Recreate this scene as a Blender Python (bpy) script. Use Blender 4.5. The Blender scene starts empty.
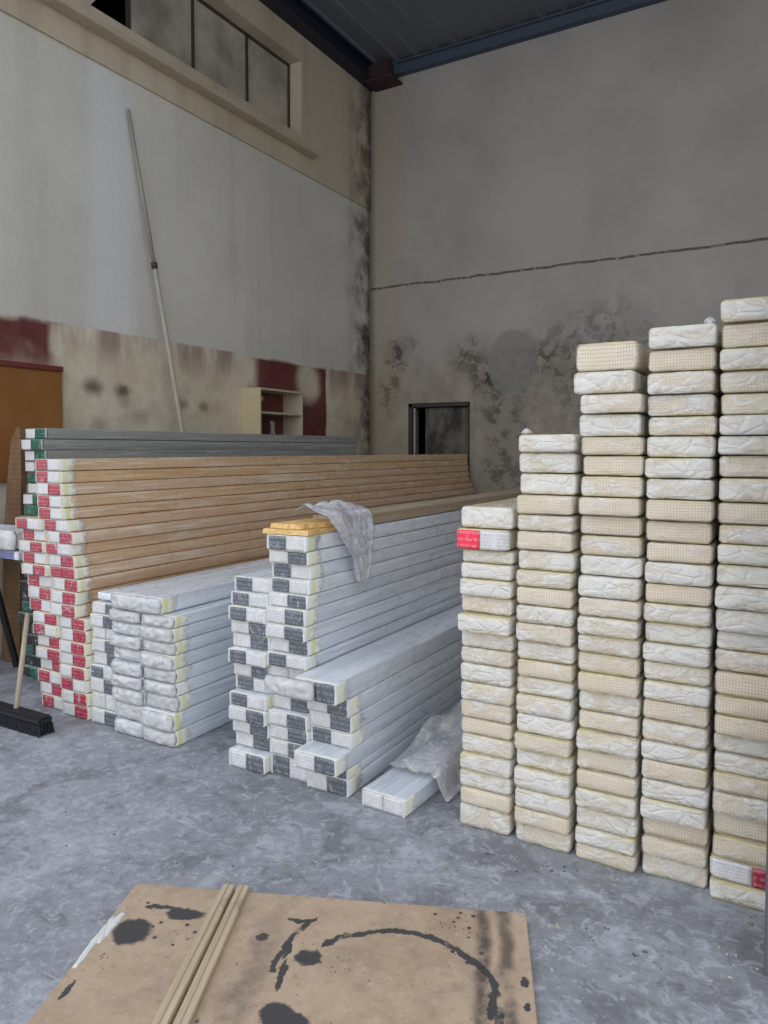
import bpy, bmesh, math, random
from mathutils import Vector, Matrix, noise as mnoise

random.seed(7)
sc = bpy.context.scene
COL = sc.collection
R = math.radians

# ------------------------------------------------------------------ camera
F = 740.0
PITCH = R(2.4); YAW = R(30.0); CAMZ = 1.5
SHIFT = -31.0 / 1024
cam_d = bpy.data.cameras.new('camera'); cam = bpy.data.objects.new('camera', cam_d); COL.objects.link(cam)
cam.location = (0, 0, CAMZ); cam.rotation_euler = (R(90) - PITCH, 0, YAW)
cam_d.sensor_fit = 'AUTO'; cam_d.sensor_width = 36.0; cam_d.lens = 36.0 * F / 1024
cam_d.shift_y = SHIFT; cam_d.clip_start = 0.05
sc.camera = cam
RT = Vector((math.cos(YAW), math.sin(YAW), 0))
FW = Vector((-math.sin(YAW) * math.cos(PITCH), math.cos(YAW) * math.cos(PITCH), -math.sin(PITCH)))
UP = RT.cross(FW)
CY = 512 + SHIFT * 1024
O = Vector((0, 0, CAMZ))

def ray(px, py): return FW + RT * ((px - 384) / F) - UP * ((py - CY) / F)
def onX(px, py, X): d = ray(px, py); return O + d * (X / d.x)
def onY(px, py, Y): d = ray(px, py); return O + d * (Y / d.y)
def onZ(px, py, Z): d = ray(px, py); return O + d * ((Z - CAMZ) / d.z)

# ------------------------------------------------------------------ scene helpers
def tag(o, label=None, cat=None, group=None, kind=None):
    if label: o['label'] = label
    if cat: o['category'] = cat
    if group: o['group'] = group
    if kind: o['kind'] = kind
    return o

def empty(name, loc=(0, 0, 0), rz=0.0, label=None, cat=None, group=None):
    o = bpy.data.objects.new(name, None); COL.objects.link(o)
    o.empty_display_size = 0.05
    o.location = loc; o.rotation_euler = (0, 0, rz)
    return tag(o, label, cat, group)

def link(name, me, mat=None, parent=None, loc=None):
    o = bpy.data.objects.new(name, me); COL.objects.link(o)
    if mat and not me.materials: me.materials.append(mat)
    if parent: o.parent = parent
    if loc is not None: o.location = loc
    return o

def mesh_of(bm, name, smooth=False):
    bmesh.ops.recalc_face_normals(bm, faces=bm.faces)
    me = bpy.data.meshes.new(name); bm.to_mesh(me); bm.free()
    if smooth:
        for p in me.polygons: p.use_smooth = True
    return me

def add_box(bm, lo, hi, mtx=None, bev=0.0):
    t = bmesh.new()
    bmesh.ops.create_cube(t, size=1.0)
    c = [(a + b) / 2 for a, b in zip(lo, hi)]; s = [b - a for a, b in zip(lo, hi)]
    for v in t.verts: v.co = Vector((c[0] + v.co.x * s[0], c[1] + v.co.y * s[1], c[2] + v.co.z * s[2]))
    if bev: bmesh.ops.bevel(t, geom=list(t.edges), offset=bev, segments=2, affect='EDGES')
    if mtx: t.transform(mtx)
    me = bpy.data.meshes.new('tmp'); t.to_mesh(me); t.free()
    bm.from_mesh(me); bpy.data.meshes.remove(me)

def add_tube(bm, pts, rads, n=10):
    rings = []
    for i, p in enumerate(pts):
        p = Vector(p)
        a = Vector(pts[max(0, i - 1)]); b = Vector(pts[min(len(pts) - 1, i + 1)])
        d = (b - a).normalized()
        u = d.orthogonal().normalized() if i == 0 else (u - d * u.dot(d)).normalized()
        v = d.cross(u)
        r = rads[i] if isinstance(rads, (list, tuple)) else rads
        rings.append([bm.verts.new(p + u * (r * math.cos(t)) + v * (r * math.sin(t))) for t in [2 * math.pi * k / n for k in range(n)]])
    for a, b in zip(rings, rings[1:]):
        for k in range(n): bm.faces.new((a[k], a[(k + 1) % n], b[(k + 1) % n], b[k]))
    bm.faces.new(rings[0][::-1]); bm.faces.new(rings[-1])

def box_mesh(lo, hi, bev=0.0, mtx=None, name='box'):
    bm = bmesh.new(); add_box(bm, lo, hi, mtx, bev); return mesh_of(bm, name)

# ------------------------------------------------------------------ node helpers
def lin(c):
    return tuple((x / 255 / 12.92) if x / 255 <= 0.04045 else ((x / 255 + 0.055) / 1.055) ** 2.4 for x in c)

class G:
    def __init__(s, name):
        s.mat = bpy.data.materials.new(name); s.mat.use_nodes = True
        s.t = s.mat.node_tree; s.t.nodes.clear()
        s.out = s.t.nodes.new('ShaderNodeOutputMaterial')
        s.tc = s.t.nodes.new('ShaderNodeTexCoord')
        s._obj = s.tc.outputs['Object']
        s._sep = None; s._rnd = None
    def n(s, typ): return s.t.nodes.new(typ)
    def put(s, sock, v):
        if v is None: return
        if isinstance(v, bpy.types.NodeSocket): s.t.links.new(v, sock)
        elif isinstance(v, (tuple, list)) and len(v) == 3 and sock.type == 'RGBA': sock.default_value = (*v, 1)
        else: sock.default_value = v
    def m(s, op, a, b=None, c=None, clamp=False):
        n = s.n('ShaderNodeMath'); n.operation = op; n.use_clamp = clamp
        for i, v in enumerate((a, b, c)): s.put(n.inputs[i], v)
        return n.outputs[0]
    def xyz(s):
        if s._sep is None:
            n = s.n('ShaderNodeSeparateXYZ'); s.t.links.new(s._obj, n.inputs[0]); s._sep = n.outputs
        return s._sep
    def rnd(s):
        if s._rnd is None: s._rnd = s.n('ShaderNodeObjectInfo').outputs['Random']
        return s._rnd
    def vec(s, scale=(1, 1, 1), rnd=0.0, src=None):
        n = s.n('ShaderNodeVectorMath'); n.operation = 'MULTIPLY'
        s.put(n.inputs[0], src or s._obj); n.inputs[1].default_value = scale
        r = n.outputs[0]
        if rnd:
            a = s.n('ShaderNodeVectorMath'); a.operation = 'ADD'; s.put(a.inputs[0], r)
            c = s.n('ShaderNodeCombineXYZ'); v = s.m('MULTIPLY', s.rnd(), rnd)
            for i in range(3): s.put(c.inputs[i], v)
            s.put(a.inputs[1], c.outputs[0]); r = a.outputs[0]
        return r
    def noise(s, scale, detail=4, rough=0.55, vec=None, dist=0.0):
        n = s.n('ShaderNodeTexNoise'); s.put(n.inputs['Vector'], vec or s._obj)
        n.inputs['Scale'].default_value = scale; n.inputs['Detail'].default_value = detail
        n.inputs['Roughness'].default_value = rough; n.inputs['Distortion'].default_value = dist
        return n.outputs[0]
    def voro(s, scale, vec=None, feature='F1', out=0):
        n = s.n('ShaderNodeTexVoronoi'); n.feature = feature; s.put(n.inputs['Vector'], vec or s._obj)
        n.inputs['Scale'].default_value = scale
        return n.outputs[out]
    def ramp(s, x, lo, hi, a=0.0, b=1.0, smooth=True):
        n = s.n('ShaderNodeMapRange'); n.interpolation_type = 'SMOOTHSTEP' if smooth else 'LINEAR'
        s.put(n.inputs[0], x)
        if lo > hi: lo, hi, a, b = hi, lo, b, a
        n.inputs[1].default_value = lo; n.inputs[2].default_value = hi
        n.inputs[3].default_value = a; n.inputs[4].default_value = b
        return n.outputs[0]
    def mix(s, f, a, b):
        n = s.n('ShaderNodeMix'); n.data_type = 'RGBA'
        s.put(n.inputs[0], f); s.put(n.inputs[6], a); s.put(n.inputs[7], b)
        return n.outputs[2]
    def mul(s, a, b): return s.m('MULTIPLY', a, b)
    def bump(s, h, strength=0.3, dist=0.01, normal=None):
        n = s.n('ShaderNodeBump'); s.put(n.inputs['Height'], h)
        n.inputs['Strength'].default_value = strength; n.inputs['Distance'].default_value = dist
        if normal: s.put(n.inputs['Normal'], normal)
        return n.outputs[0]
    def bsdf(s, col, rough=0.6, spec=0.5, normal=None, metal=0.0, alpha=None):
        n = s.n('ShaderNodeBsdfPrincipled')
        s.put(n.inputs['Base Color'], col); s.put(n.inputs['Roughness'], rough)
        s.put(n.inputs['Specular IOR Level'], spec); s.put(n.inputs['Metallic'], metal)
        if normal: s.put(n.inputs['Normal'], normal)
        if alpha is not None: s.put(n.inputs['Alpha'], alpha)
        return n.outputs[0]
    def done(s, sh):
        s.t.links.new(sh, s.out.inputs[0]); return s.mat
    # soft box mask in two coordinates (with optional noisy edge)
    def box(s, u, v, u0, u1, v0, v1, soft=0.05):
        a = s.mul(s.ramp(u, u0 - soft, u0 + soft), s.ramp(u, u1 + soft, u1 - soft))
        b = s.mul(s.ramp(v, v0 - soft, v0 + soft), s.ramp(v, v1 + soft, v1 - soft))
        return s.mul(a, b)
    def blob(s, u, v, cu, cv, ru, rv, lo=0.75, hi=1.0):
        a = s.m('DIVIDE', s.m('SUBTRACT', u, cu), ru); b = s.m('DIVIDE', s.m('SUBTRACT', v, cv), rv)
        d = s.m('SQRT', s.m('ADD', s.mul(a, a), s.mul(b, b)))
        return s.ramp(d, hi, lo)
    def warp(s, u, scale, amt, seed=0.0, detail=4):
        n = s.noise(scale, detail, 0.6, s.vec((1, 1, 1)) if not seed else s.shift(seed))
        return s.m('ADD', u, s.mul(s.m('SUBTRACT', n, 0.5), amt))
    def shift(s, k):
        a = s.n('ShaderNodeVectorMath'); a.operation = 'ADD'; s.put(a.inputs[0], s._obj); a.inputs[1].default_value = (k, k * 1.7, k * 2.3)
        return a.outputs[0]

def plain(name, rgb, rough=0.6, spec=0.4, var=0.12, scale=20, bump=0.0, metal=0.0):
    g = G(name); c = lin(rgb)
    f = g.noise(scale, 4, 0.6)
    col = g.mix(f, tuple(x * (1 - var) for x in c), tuple(min(1, x * (1 + var)) for x in c))
    nrm = g.bump(f, bump, 0.01) if bump else None
    return g.done(g.bsdf(col, rough, spec, nrm, metal))

# ------------------------------------------------------------------ room dimensions
XL = -5.15      # face of the wall at the side
YB = 8.54       # face of the rear wall
ZR = 6.38       # underside of roof ribs
YG = 2.42       # gate plane
XR = 5.2

# ------------------------------------------------------------------ materials: shell
def mat_floor():
    g = G('concrete_floor')
    big = g.noise(0.9, 5, 0.6); mid = g.noise(3.6, 8, 0.68, None, .6); fine = g.noise(30, 8, 0.75); med = g.noise(16, 8, .74, g.shift(2.2), .8)
    c = g.mix(g.ramp(big, 0.3, 0.7), lin((132, 134, 140)), lin((154, 157, 165)))
    c = g.mix(g.mul(g.ramp(mid, 0.48, 0.40), 0.65), c, lin((112, 112, 116)))
    c = g.mix(g.mul(g.ramp(mid, 0.52, 0.64), 0.6), c, lin((176, 180, 189)))
    c = g.mix(g.mul(g.ramp(med, 0.52, 0.60), 0.5), c, lin((186, 190, 199)))
    c = g.mix(g.mul(g.ramp(med, 0.44, 0.36), 0.55), c, lin((106, 106, 110)))
    c = g.mix(g.mul(g.ramp(fine, 0.54, 0.66), 0.4), c, lin((202, 206, 213)))
    c = g.mix(g.mul(g.ramp(fine, 0.45, 0.35), 0.4), c, lin((100, 100, 103)))
    scr = g.noise(1, 5, .7, g.vec((3, 26, 1), src=g.shift(6.1)), 1.5)
    c = g.mix(g.mul(g.mul(g.ramp(scr, .60, .66), g.ramp(mid, .45, .55)), .4), c, lin((208, 212, 219)))
    return g.done(g.bsdf(c, g.ramp(mid, 0.3, 0.7, 0.55, 0.85), 0.35, g.bump(g.m('ADD', fine, g.mul(med, 1.5)), 0.5, 0.008)))

def mat_wall_left():
    g = G('plaster_side')
    x, y, z = g.xyz()
    n1 = g.noise(0.7, 5, 0.6); n2 = g.noise(3.5, 6, 0.65); n3 = g.noise(22, 4, 0.6)
    streak = g.noise(1.0, 5, 0.6, g.vec((1, 3.2, 0.25)))
    upper = g.mix(g.ramp(n1, 0.3, 0.7), lin((192, 180, 158)), lin((204, 193, 172)))
    upper = g.mix(g.mul(g.ramp(streak, 0.45, 0.7), 0.35), upper, lin((150, 138, 120)))
    mid = g.mix(g.ramp(n1, 0.3, 0.7), lin((200, 198, 190)), lin((214, 212, 204)))
    mid = g.mix(g.mul(g.ramp(streak, 0.5, 0.68), 0.25), mid, lin((178, 175, 166)))
    # pale vertical wash
    p0 = onX(88, 200, XL).y; p1 = onX(132, 200, XL).y
    mid = g.mix(g.mul(g.box(g.warp(y, 1.5, 0.2), z, p0, p1, 2.4, 4.8, 0.12), 0.7), mid, lin((222, 224, 226)))
    low = g.mix(g.ramp(n2, 0.3, 0.7), lin((208, 196, 172)), lin((226, 217, 198)))
    low = g.mix(g.mul(g.ramp(g.noise(1.6, 4, 0.6, g.shift(5)), 0.5, 0.7), 0.55), low, lin((160, 150, 134)))
    for px, py, r, kk in ((93, 386, .15, .85), (122, 391, .13, .9), (124, 402, .11, .4), (182, 405, .12, .6), (204, 406, .12, .6), (140, 417, .15, .3), (98, 425, .15, .35)):
        p = onX(px, py, XL)
        low = g.mix(g.mul(g.blob(g.warp(y, 4, .12), g.warp(z, 4, .12, 2), p.y, p.z, r * .8, r * .62, 0.15, 1.2), kk), low, lin((104, 86, 76)))
    zb = 2.49
    c = g.mix(g.ramp(g.warp(z, 5, 0.03), zb - 0.02, zb + 0.02), low, mid)
    tint = g.mul(g.mul(g.ramp(z, 2.05, zb), g.ramp(z, zb + .02, zb)), g.ramp(g.noise(1, 4, .6, g.vec((1, 2.5, .6), src=g.shift(8))), .42, .62))
    c = g.mix(g.mul(tint, .75), c, lin((140, 112, 110)))
    # maroon patches
    mar = g.mix(g.ramp(n2, 0.3, 0.7), lin((92, 38, 42)), lin((112, 52, 54)))
    a0 = onX(50, 340, XL)
    mm = g.box(g.warp(y, 2.5, .12), g.warp(z, 3, .2, 1.3), -2, a0.y, 1.95, zb, 0.04)
    mm = g.mul(mm, g.ramp(g.warp(z, 2, .5, 2.2), 2.02, 2.3))
    b0 = onX(247, 380, XL).y; b1 = onX(326, 380, XL).y
    m2 = g.box(g.warp(y, 3, .1), z, b0, b1, 1.3, zb - 0.01, 0.015)
    wipe = g.blob(g.warp(y, 2, .2), g.warp(z, 2, .2, 1), onX(308, 383, XL).y, onX(308, 382, XL).z, .30, .30, 0.45, 1.1)
    wip2 = g.blob(g.warp(y, 2, .2), g.warp(z, 2, .2, 1), b0, zb - .1, .22, .35, 0.3, 1.1)
    m2 = g.m('MULTIPLY', m2, g.m('SUBTRACT', 1.0, g.m('MAXIMUM', g.mul(wipe, .92), wip2)))
    c = g.mix(g.mul(g.m('MAXIMUM', mm, m2), 0.95), c, mar)
    # joint of rendered band above
    c = g.mix(g.ramp(z, 4.66, 4.68), c, upper)
    # grime near the inner corner
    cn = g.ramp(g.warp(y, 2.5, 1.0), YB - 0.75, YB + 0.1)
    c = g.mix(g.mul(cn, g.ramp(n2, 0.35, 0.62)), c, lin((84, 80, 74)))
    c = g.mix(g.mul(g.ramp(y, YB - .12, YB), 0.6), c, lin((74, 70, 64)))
    pits = g.mul(g.ramp(g.voro(9), 0.13, 0.07), g.ramp(n2, .5, .6))
    c = g.mix(g.mul(g.mul(pits, g.ramp(y, 6.8, 7.5)), 0.8), c, lin((66, 62, 58)))
    c = g.mix(g.mul(g.ramp(n3, 0.5, 0.8), 0.08), c, lin((120, 114, 106)))
    return g.done(g.bsdf(c, 0.88, 0.2, g.bump(g.m('ADD', n3, n2), 0.3, 0.008)))

def mat_wall_back():
    g = G('plaster_rear')
    x, y, z = g.xyz()
    n1 = g.noise(0.6, 5, 0.6); n2 = g.noise(3.0, 6, 0.68); n4 = g.noise(7, 8, .75); n3 = g.noise(20, 4, 0.6)
    c = g.mix(g.ramp(n1, 0.3, 0.7), lin((156, 153, 149)), lin((174, 171, 167)))
    c = g.mix(g.mul(g.ramp(n2, 0.55, 0.75), 0.3), c, lin((136, 132, 126)))
    low = g.mix(g.ramp(n2, 0.35, 0.65), lin((138, 130, 116)), lin((172, 163, 146)))
    lowm = g.ramp(g.warp(z, 1.2, 1.3), 3.3, 2.3)
    c = g.mix(g.mul(lowm, 0.8), c, low)
    # tan streak next to the corner
    c = g.mix(g.mul(g.ramp(g.warp(x, 1.5, .5), XL + .75, XL + .2), 0.65), c, lin((170, 159, 138)))
    # mould clouds
    def sp(px, py, ru, rv, k, col=(60, 58, 56)):
        nonlocal c
        p = onY(px, py, YB)
        b = g.blob(g.warp(x, 2.2, .5), g.warp(z, 2.2, .5, 1.9), p.x, p.z, ru, rv, 0.15, 1.15)
        c = g.mix(g.mul(g.mul(b, g.m('MAXIMUM', g.ramp(n4, 0.47, 0.55), g.mul(g.ramp(n2, .4, .6), .5))), k), c, lin(col))
    sp(484, 376, .30, .30, .95); sp(500, 410, .45, .5, .7); sp(545, 365, .6, .4, .8); sp(400, 352, .28, .32, .8)
    sp(590, 335, .8, .5, .45); sp(470, 352, .3, .3, .6); sp(390, 385, .2, .5, .6); sp(510, 470, .5, .6, .6); sp(640, 400, 1.2, .9, .8)
    # smooth round repair
    p = onY(512, 362, YB)
    c = g.mix(g.mul(g.blob(g.warp(x, 2, .1), z, p.x, p.z, .33, .42, .85, 1.0), .7), c, lin((134, 133, 131)))
    # joint line
    zc = g.m('ADD', 3.64, g.mul(g.m('SUBTRACT', g.noise(3.5, 4, .6), 0.5), 0.05))
    dl = g.m('ABSOLUTE', g.m('SUBTRACT', z, zc))
    c = g.mix(g.mul(g.mul(g.ramp(dl, 0.020, 0.008), g.ramp(g.noise(16, 3, .6), .3, .5, .35, 1.0)), 0.85), c, lin((66, 63, 60)))
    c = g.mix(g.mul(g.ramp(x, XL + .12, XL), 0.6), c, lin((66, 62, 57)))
    c = g.mix(g.mul(g.mul(g.ramp(g.voro(3.7), 0.05, 0.03), g.ramp(n2, .55, .6)), 0.7), c, lin((70, 68, 66)))
    return g.done(g.bsdf(c, 0.9, 0.2, g.bump(g.m('ADD', n3, g.mul(n2, 1.5)), 0.35, 0.008)))

def mat_roof():
    g = G('painted_roof_sheet')
    n = g.noise(1.2, 4, 0.6, g.vec((1, .3, 1)))
    return g.done(g.bsdf(g.mix(n, lin((100, 104, 112)), lin((116, 120, 128))), 0.55, 0.4))

M = {}
M['floor'] = mat_floor(); M['wall_left'] = mat_wall_left(); M['wall_back'] = mat_wall_back(); M['roof'] = mat_roof()
M['outer'] = plain('rough_plaster', (150, 146, 138), 0.9, 0.2, 0.1, 5)
M['dark'] = plain('void_painted_dark', (16, 15, 15), 0.95, 0.05, 0.1, 3)  # darkness of the recesses put into the colour
M['navy'] = plain('navy_steel', (36, 40, 56), 0.55, 0.4, 0.15, 6)
M['blue_steel'] = plain('blue_grey_steel', (70, 82, 98), 0.55, 0.4, 0.15, 6)
M['rust'] = plain('red_lead_steel', (66, 48, 52), 0.7, 0.3, 0.2, 12)
M['sill'] = plain('sill_plaster', (186, 174, 154), 0.85, 0.2, 0.15, 8, 0.2)
M['jamb'] = plain('grey_steel_post', (96, 98, 102), 0.6, 0.4, 0.1, 8)

# ------------------------------------------------------------------ room shell
def struct(name, me, mat, parent=None):
    o = link(name, me, mat, parent)
    if not parent: o['kind'] = 'structure'
    return o

struct('floor', box_mesh((-12, -8, -0.2), (8, YB + .3, 0.0)), M['floor'])

WY1 = onX(300, 100, XL).y           # inner end of the high window
WZ0, WZ1 = 5.10, 5.93
WY0 = 2.45
bm = bmesh.new()
T = .3
add_box(bm, (XL - T, YG - .3, -.1), (XL, YB + .3, 4.68))
add_box(bm, (XL - T, YG - .3, 4.68), (XL + .018, YB + .3, WZ0))
add_box(bm, (XL - T, WY1, WZ0), (XL + .018, YB + .3, WZ1))
add_box(bm, (XL - T, YG - .3, WZ1), (XL + .018, YB + .3, 7.0))
struct('wall_left', mesh_of(bm, 'wall_left'), M['wall_left'])

# rear wall with doorway
dA = onY(408, 403, YB); dB = onY(470, 402, YB)
DX0, DX1, DZ = dA.x, dB.x, (dA.z + dB.z) / 2
bm = bmesh.new()
add_box(bm, (XL - T, YB, -.1), (DX0, YB + T, DZ))
add_box(bm, (DX1, YB, -.1), (XR + T, YB + T, DZ))
add_box(bm, (XL - T, YB, DZ), (XR + T, YB + T, 7.0))
struct('wall_back', mesh_of(bm, 'wall_back'), M['wall_back'])
struct('wall_right', box_mesh((XR, YG - .3, -.1), (XR + T, YB, 7.0)), M['outer'])

# gate side wall, with an open bay added beyond it for more daylight
pj = onZ(764.5, 965, 0)
GX = pj.x; 
GATE_Y = pj.y
bm = bmesh.new()
add_box(bm, (GX + .07, GATE_Y - .02, -.1), (GX + .45, GATE_Y + .12, ZR + .1))
add_box(bm, (XR - .3, GATE_Y - .02, -.1), (XR + T, GATE_Y + .12, ZR + .1))
struct('wall_front', mesh_of(bm, 'wall_front'), M['outer'])
bm = bmesh.new()
add_box(bm, (GX, GATE_Y - .05, 0), (GX + .07, GATE_Y + .02, ZR), None, .004)
struct('trim_1', mesh_of(bm, 'gate_post'), M['jamb'])

# roof: trapezoidal sheet with ribs along the depth
bm = bmesh.new()
prof = []
xx = XL - .3; pitch = .27
while xx < XR + .3:
    prof += [(xx, ZR + .08), (xx + .20, ZR + .08), (xx + .212, ZR + .055), (xx + .258, ZR + .055)]
    xx += pitch
va = [bm.verts.new((a, GATE_Y - .3, b)) for a, b in prof]; vb = [bm.verts.new((a, YB + .3, b)) for a, b in prof]
vc = [bm.verts.new((a, GATE_Y - .3, ZR + .13)) for a, b in (prof[0], prof[-1])]; vd = [bm.verts.new((a, YB + .3, ZR + .13)) for a, b in (prof[0], prof[-1])]
for i in range(len(prof) - 1): bm.faces.new((va[i], va[i + 1], vb[i + 1], vb[i]))
bm.faces.new((vc[0], vc[1], vd[1], vd[0]))
struct('ceiling', mesh_of(bm, 'roof'), M['roof'])
# edge beams under the roof
bm = bmesh.new()
add_box(bm, (XL + .02, GATE_Y, ZR + .035), (XL + .20, YB, ZR + .055)); add_box(bm, (XL + .02, GATE_Y, ZR - .16), (XL + .20, YB, ZR - .14))
add_box(bm, (XL + .10, GATE_Y, ZR - .14), (XL + .12, YB, ZR + .035))
struct('trim_2', mesh_of(bm, 'side_beam'), M['navy'])
bm = bmesh.new()
add_box(bm, (XL + .42, YB - .10, ZR - .085), (XR, YB - .005, ZR + .05)); add_box(bm, (XL + .42, YB - .14, ZR + .03), (XR, YB - .005, ZR + .055))
struct('trim_3', mesh_of(bm, 'rear_purlin'), M['blue_steel'])
bm = bmesh.new()
add_box(bm, (XL + .12, YB - .24, ZR - .16), (XL + .42, YB - .005, ZR + .05), None, .006)
add_box(bm, (XL + .10, YB - .30, ZR - .19), (XL + .50, YB - .005, ZR - .165))
struct('trim_4', mesh_of(bm, 'beam_shoe'), M['rust'])

# sill ledge and lintel edge of the high window
se = onX(316, 155, XL + .1)
bm = bmesh.new()
add_box(bm, (XL + .018, GATE_Y, se.z - .025), (XL + .15, se.y, se.z + .03), None, .005)
struct('trim_5', mesh_of(bm, 'window_ledge'), M['sill'])

def mat_pane():
    g = G('dusty_pane')
    n = g.noise(1.3, 5, .6); n2 = g.noise(9, 5, .7)
    c = g.mix(g.ramp(n, .35, .68), lin((196, 188, 170)), lin((136, 132, 122)))
    c = g.mix(g.mul(g.ramp(n2, .5, .8), .35), c, lin((206, 199, 182)))
    return g.done(g.bsdf(c, 0.35, 0.5))
M['pane'] = mat_pane()
M['frame'] = plain('window_metal', (70, 66, 60), .6, .3, .15, 10)
w = empty('window_1', (0, 0, 0)); w['kind'] = 'structure'
XW = XL - .16
ys = [onX(px, py, XW).y for px, py in ((128, 20), (192, 45), (246, 80))] + [WY1]
bm = bmesh.new()
for yy in ys[:-1]: add_box(bm, (XW - .015, yy - .015, WZ0), (XW + .02, yy + .015, WZ1))
add_box(bm, (XW - .015, WY0, WZ0), (XW + .02, WY1, WZ0 + .03)); add_box(bm, (XW - .015, WY0, WZ1 - .03), (XW + .02, WY1, WZ1))
add_box(bm, (XW - .015, WY1 - .03, WZ0), (XW + .02, WY1, WZ1))
link('window_frame', mesh_of(bm, 'wf'), M['frame'], w)
for a, b in zip(ys, ys[1:]):
    link('pane', box_mesh((XW - .006, a + .016, WZ0 + .03), (XW + .004, b - .016, WZ1 - .03)), M['pane'], w)
link('pane', box_mesh((XW - .006, WY0, WZ0 + .03), (XW + .004, ys[0] - .75, WZ1 - .03)), M['pane'], w)
mt = Matrix.Translation((XW + .05, ys[0] - .62, WZ0 + .05)) @ Matrix.Rotation(R(-38), 4, 'X')
link('pane', box_mesh((-.004, -.30, .0), (.004, .12, .7), 0, mt), M['pane'], w)
# boxes painted dark for the unlit space behind the high window and behind the rear door
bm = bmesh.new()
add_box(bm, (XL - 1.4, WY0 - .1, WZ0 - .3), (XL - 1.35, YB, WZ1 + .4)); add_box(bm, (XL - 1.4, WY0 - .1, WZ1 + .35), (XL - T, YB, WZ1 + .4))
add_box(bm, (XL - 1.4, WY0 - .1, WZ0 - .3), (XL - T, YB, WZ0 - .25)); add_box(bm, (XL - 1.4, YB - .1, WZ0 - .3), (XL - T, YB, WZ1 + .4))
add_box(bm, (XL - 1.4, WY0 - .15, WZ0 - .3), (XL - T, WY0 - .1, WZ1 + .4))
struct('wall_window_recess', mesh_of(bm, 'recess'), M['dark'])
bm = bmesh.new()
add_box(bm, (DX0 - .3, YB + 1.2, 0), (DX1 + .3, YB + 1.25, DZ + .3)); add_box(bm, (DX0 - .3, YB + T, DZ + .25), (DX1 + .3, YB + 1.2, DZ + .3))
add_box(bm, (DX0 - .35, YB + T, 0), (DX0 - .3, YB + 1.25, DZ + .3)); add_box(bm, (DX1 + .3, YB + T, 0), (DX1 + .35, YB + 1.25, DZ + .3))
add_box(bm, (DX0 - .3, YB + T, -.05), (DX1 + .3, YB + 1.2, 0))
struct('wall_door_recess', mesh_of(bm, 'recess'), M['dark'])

def mat_door():
    g = G('grimy_door')
    n = g.noise(2.5, 6, .7, g.vec((1.6, 1, .8)))
    c = g.mix(g.ramp(n, .36, .62), lin((52, 52, 52)), lin((112, 108, 100)))
    return g.done(g.bsdf(c, .7, .3))
M['door'] = mat_door()
M['strip'] = plain('worn_edge', (165, 163, 158), .6, .3, .3, 30)
d = empty('door_1'); d['kind'] = 'structure'
link('leaf', box_mesh((DX0 + .20, YB + .10, 0.01), (DX1 - .03, YB + .14, DZ - .06), .004), M['door'], d)
bm = bmesh.new()
add_box(bm, (DX0, YB + .02, 0), (DX0 + .045, YB + .16, DZ)); add_box(bm, (DX1 - .03, YB + .02, 0), (DX1, YB + .16, DZ)); add_box(bm, (DX0, YB + .02, DZ - .05), (DX1, YB + .16, DZ))
link('door_frame', mesh_of(bm, 'df'), M['frame'], d)
link('edge_strip', box_mesh((DX0 + .05, YB + .06, 0.01), (DX0 + .075, YB + .09, DZ - .06)), M['strip'], d)

# ------------------------------------------------------------------ materials: goods
def mat_film_body(name, c0, c1, streak, rough=.28, wr=.35, alt=None):
    """board bundle seen through clinging clear film: glare painted as soft streaks along the length"""
    g = G(name)
    v = g.vec((26, .55, 26), 40)
    s1 = g.noise(1.0, 4, .6, v); s2 = g.noise(1, 3, .6, g.vec((60, 2.2, 60), 77))
    wr1 = g.noise(9, 4, .6, g.vec((1.5, .8, 1.5), 19), 1.2)
    c = g.mix(g.ramp(s1, .3, .7), lin(c0), lin(c1))
    c = g.mix(g.mul(g.rnd(), .35 if not alt else .7), c, lin(alt or c0))
    s3 = g.noise(1, 4, .6, g.vec((9, .9, 9), 53), .8)
    c = g.mix(g.mul(g.ramp(s3, .52, .7), .55), c, lin(streak))  # broad whitish glare of the film, painted into the colour
    c = g.mix(g.mul(g.ramp(s2, .5, .72), .7), c, lin(streak))
    h = g.m('ADD', g.mul(s1, .8), g.mul(wr1, .8))
    return g.done(g.bsdf(c, g.ramp(wr1, .3, .7, rough - .06, rough + .2), .5, g.bump(h, wr, .006)))

M['white_film'] = mat_film_body('white_boards_in_film', (200, 207, 218), (226, 231, 238), (240, 243, 247))
M['wood_film'] = mat_film_body('oak_boards_in_film', (196, 154, 108), (214, 182, 140), (232, 220, 202), .26, .3, (206, 176, 150))
M['tan_film'] = mat_film_body('tan_boards_in_film', (150, 130, 108), (176, 156, 132), (196, 184, 168), .35, .4)
M['grey_film'] = mat_film_body('grey_boards_in_film', (134, 138, 138), (158, 162, 160), (184, 188, 188), .3, .3)

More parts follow.
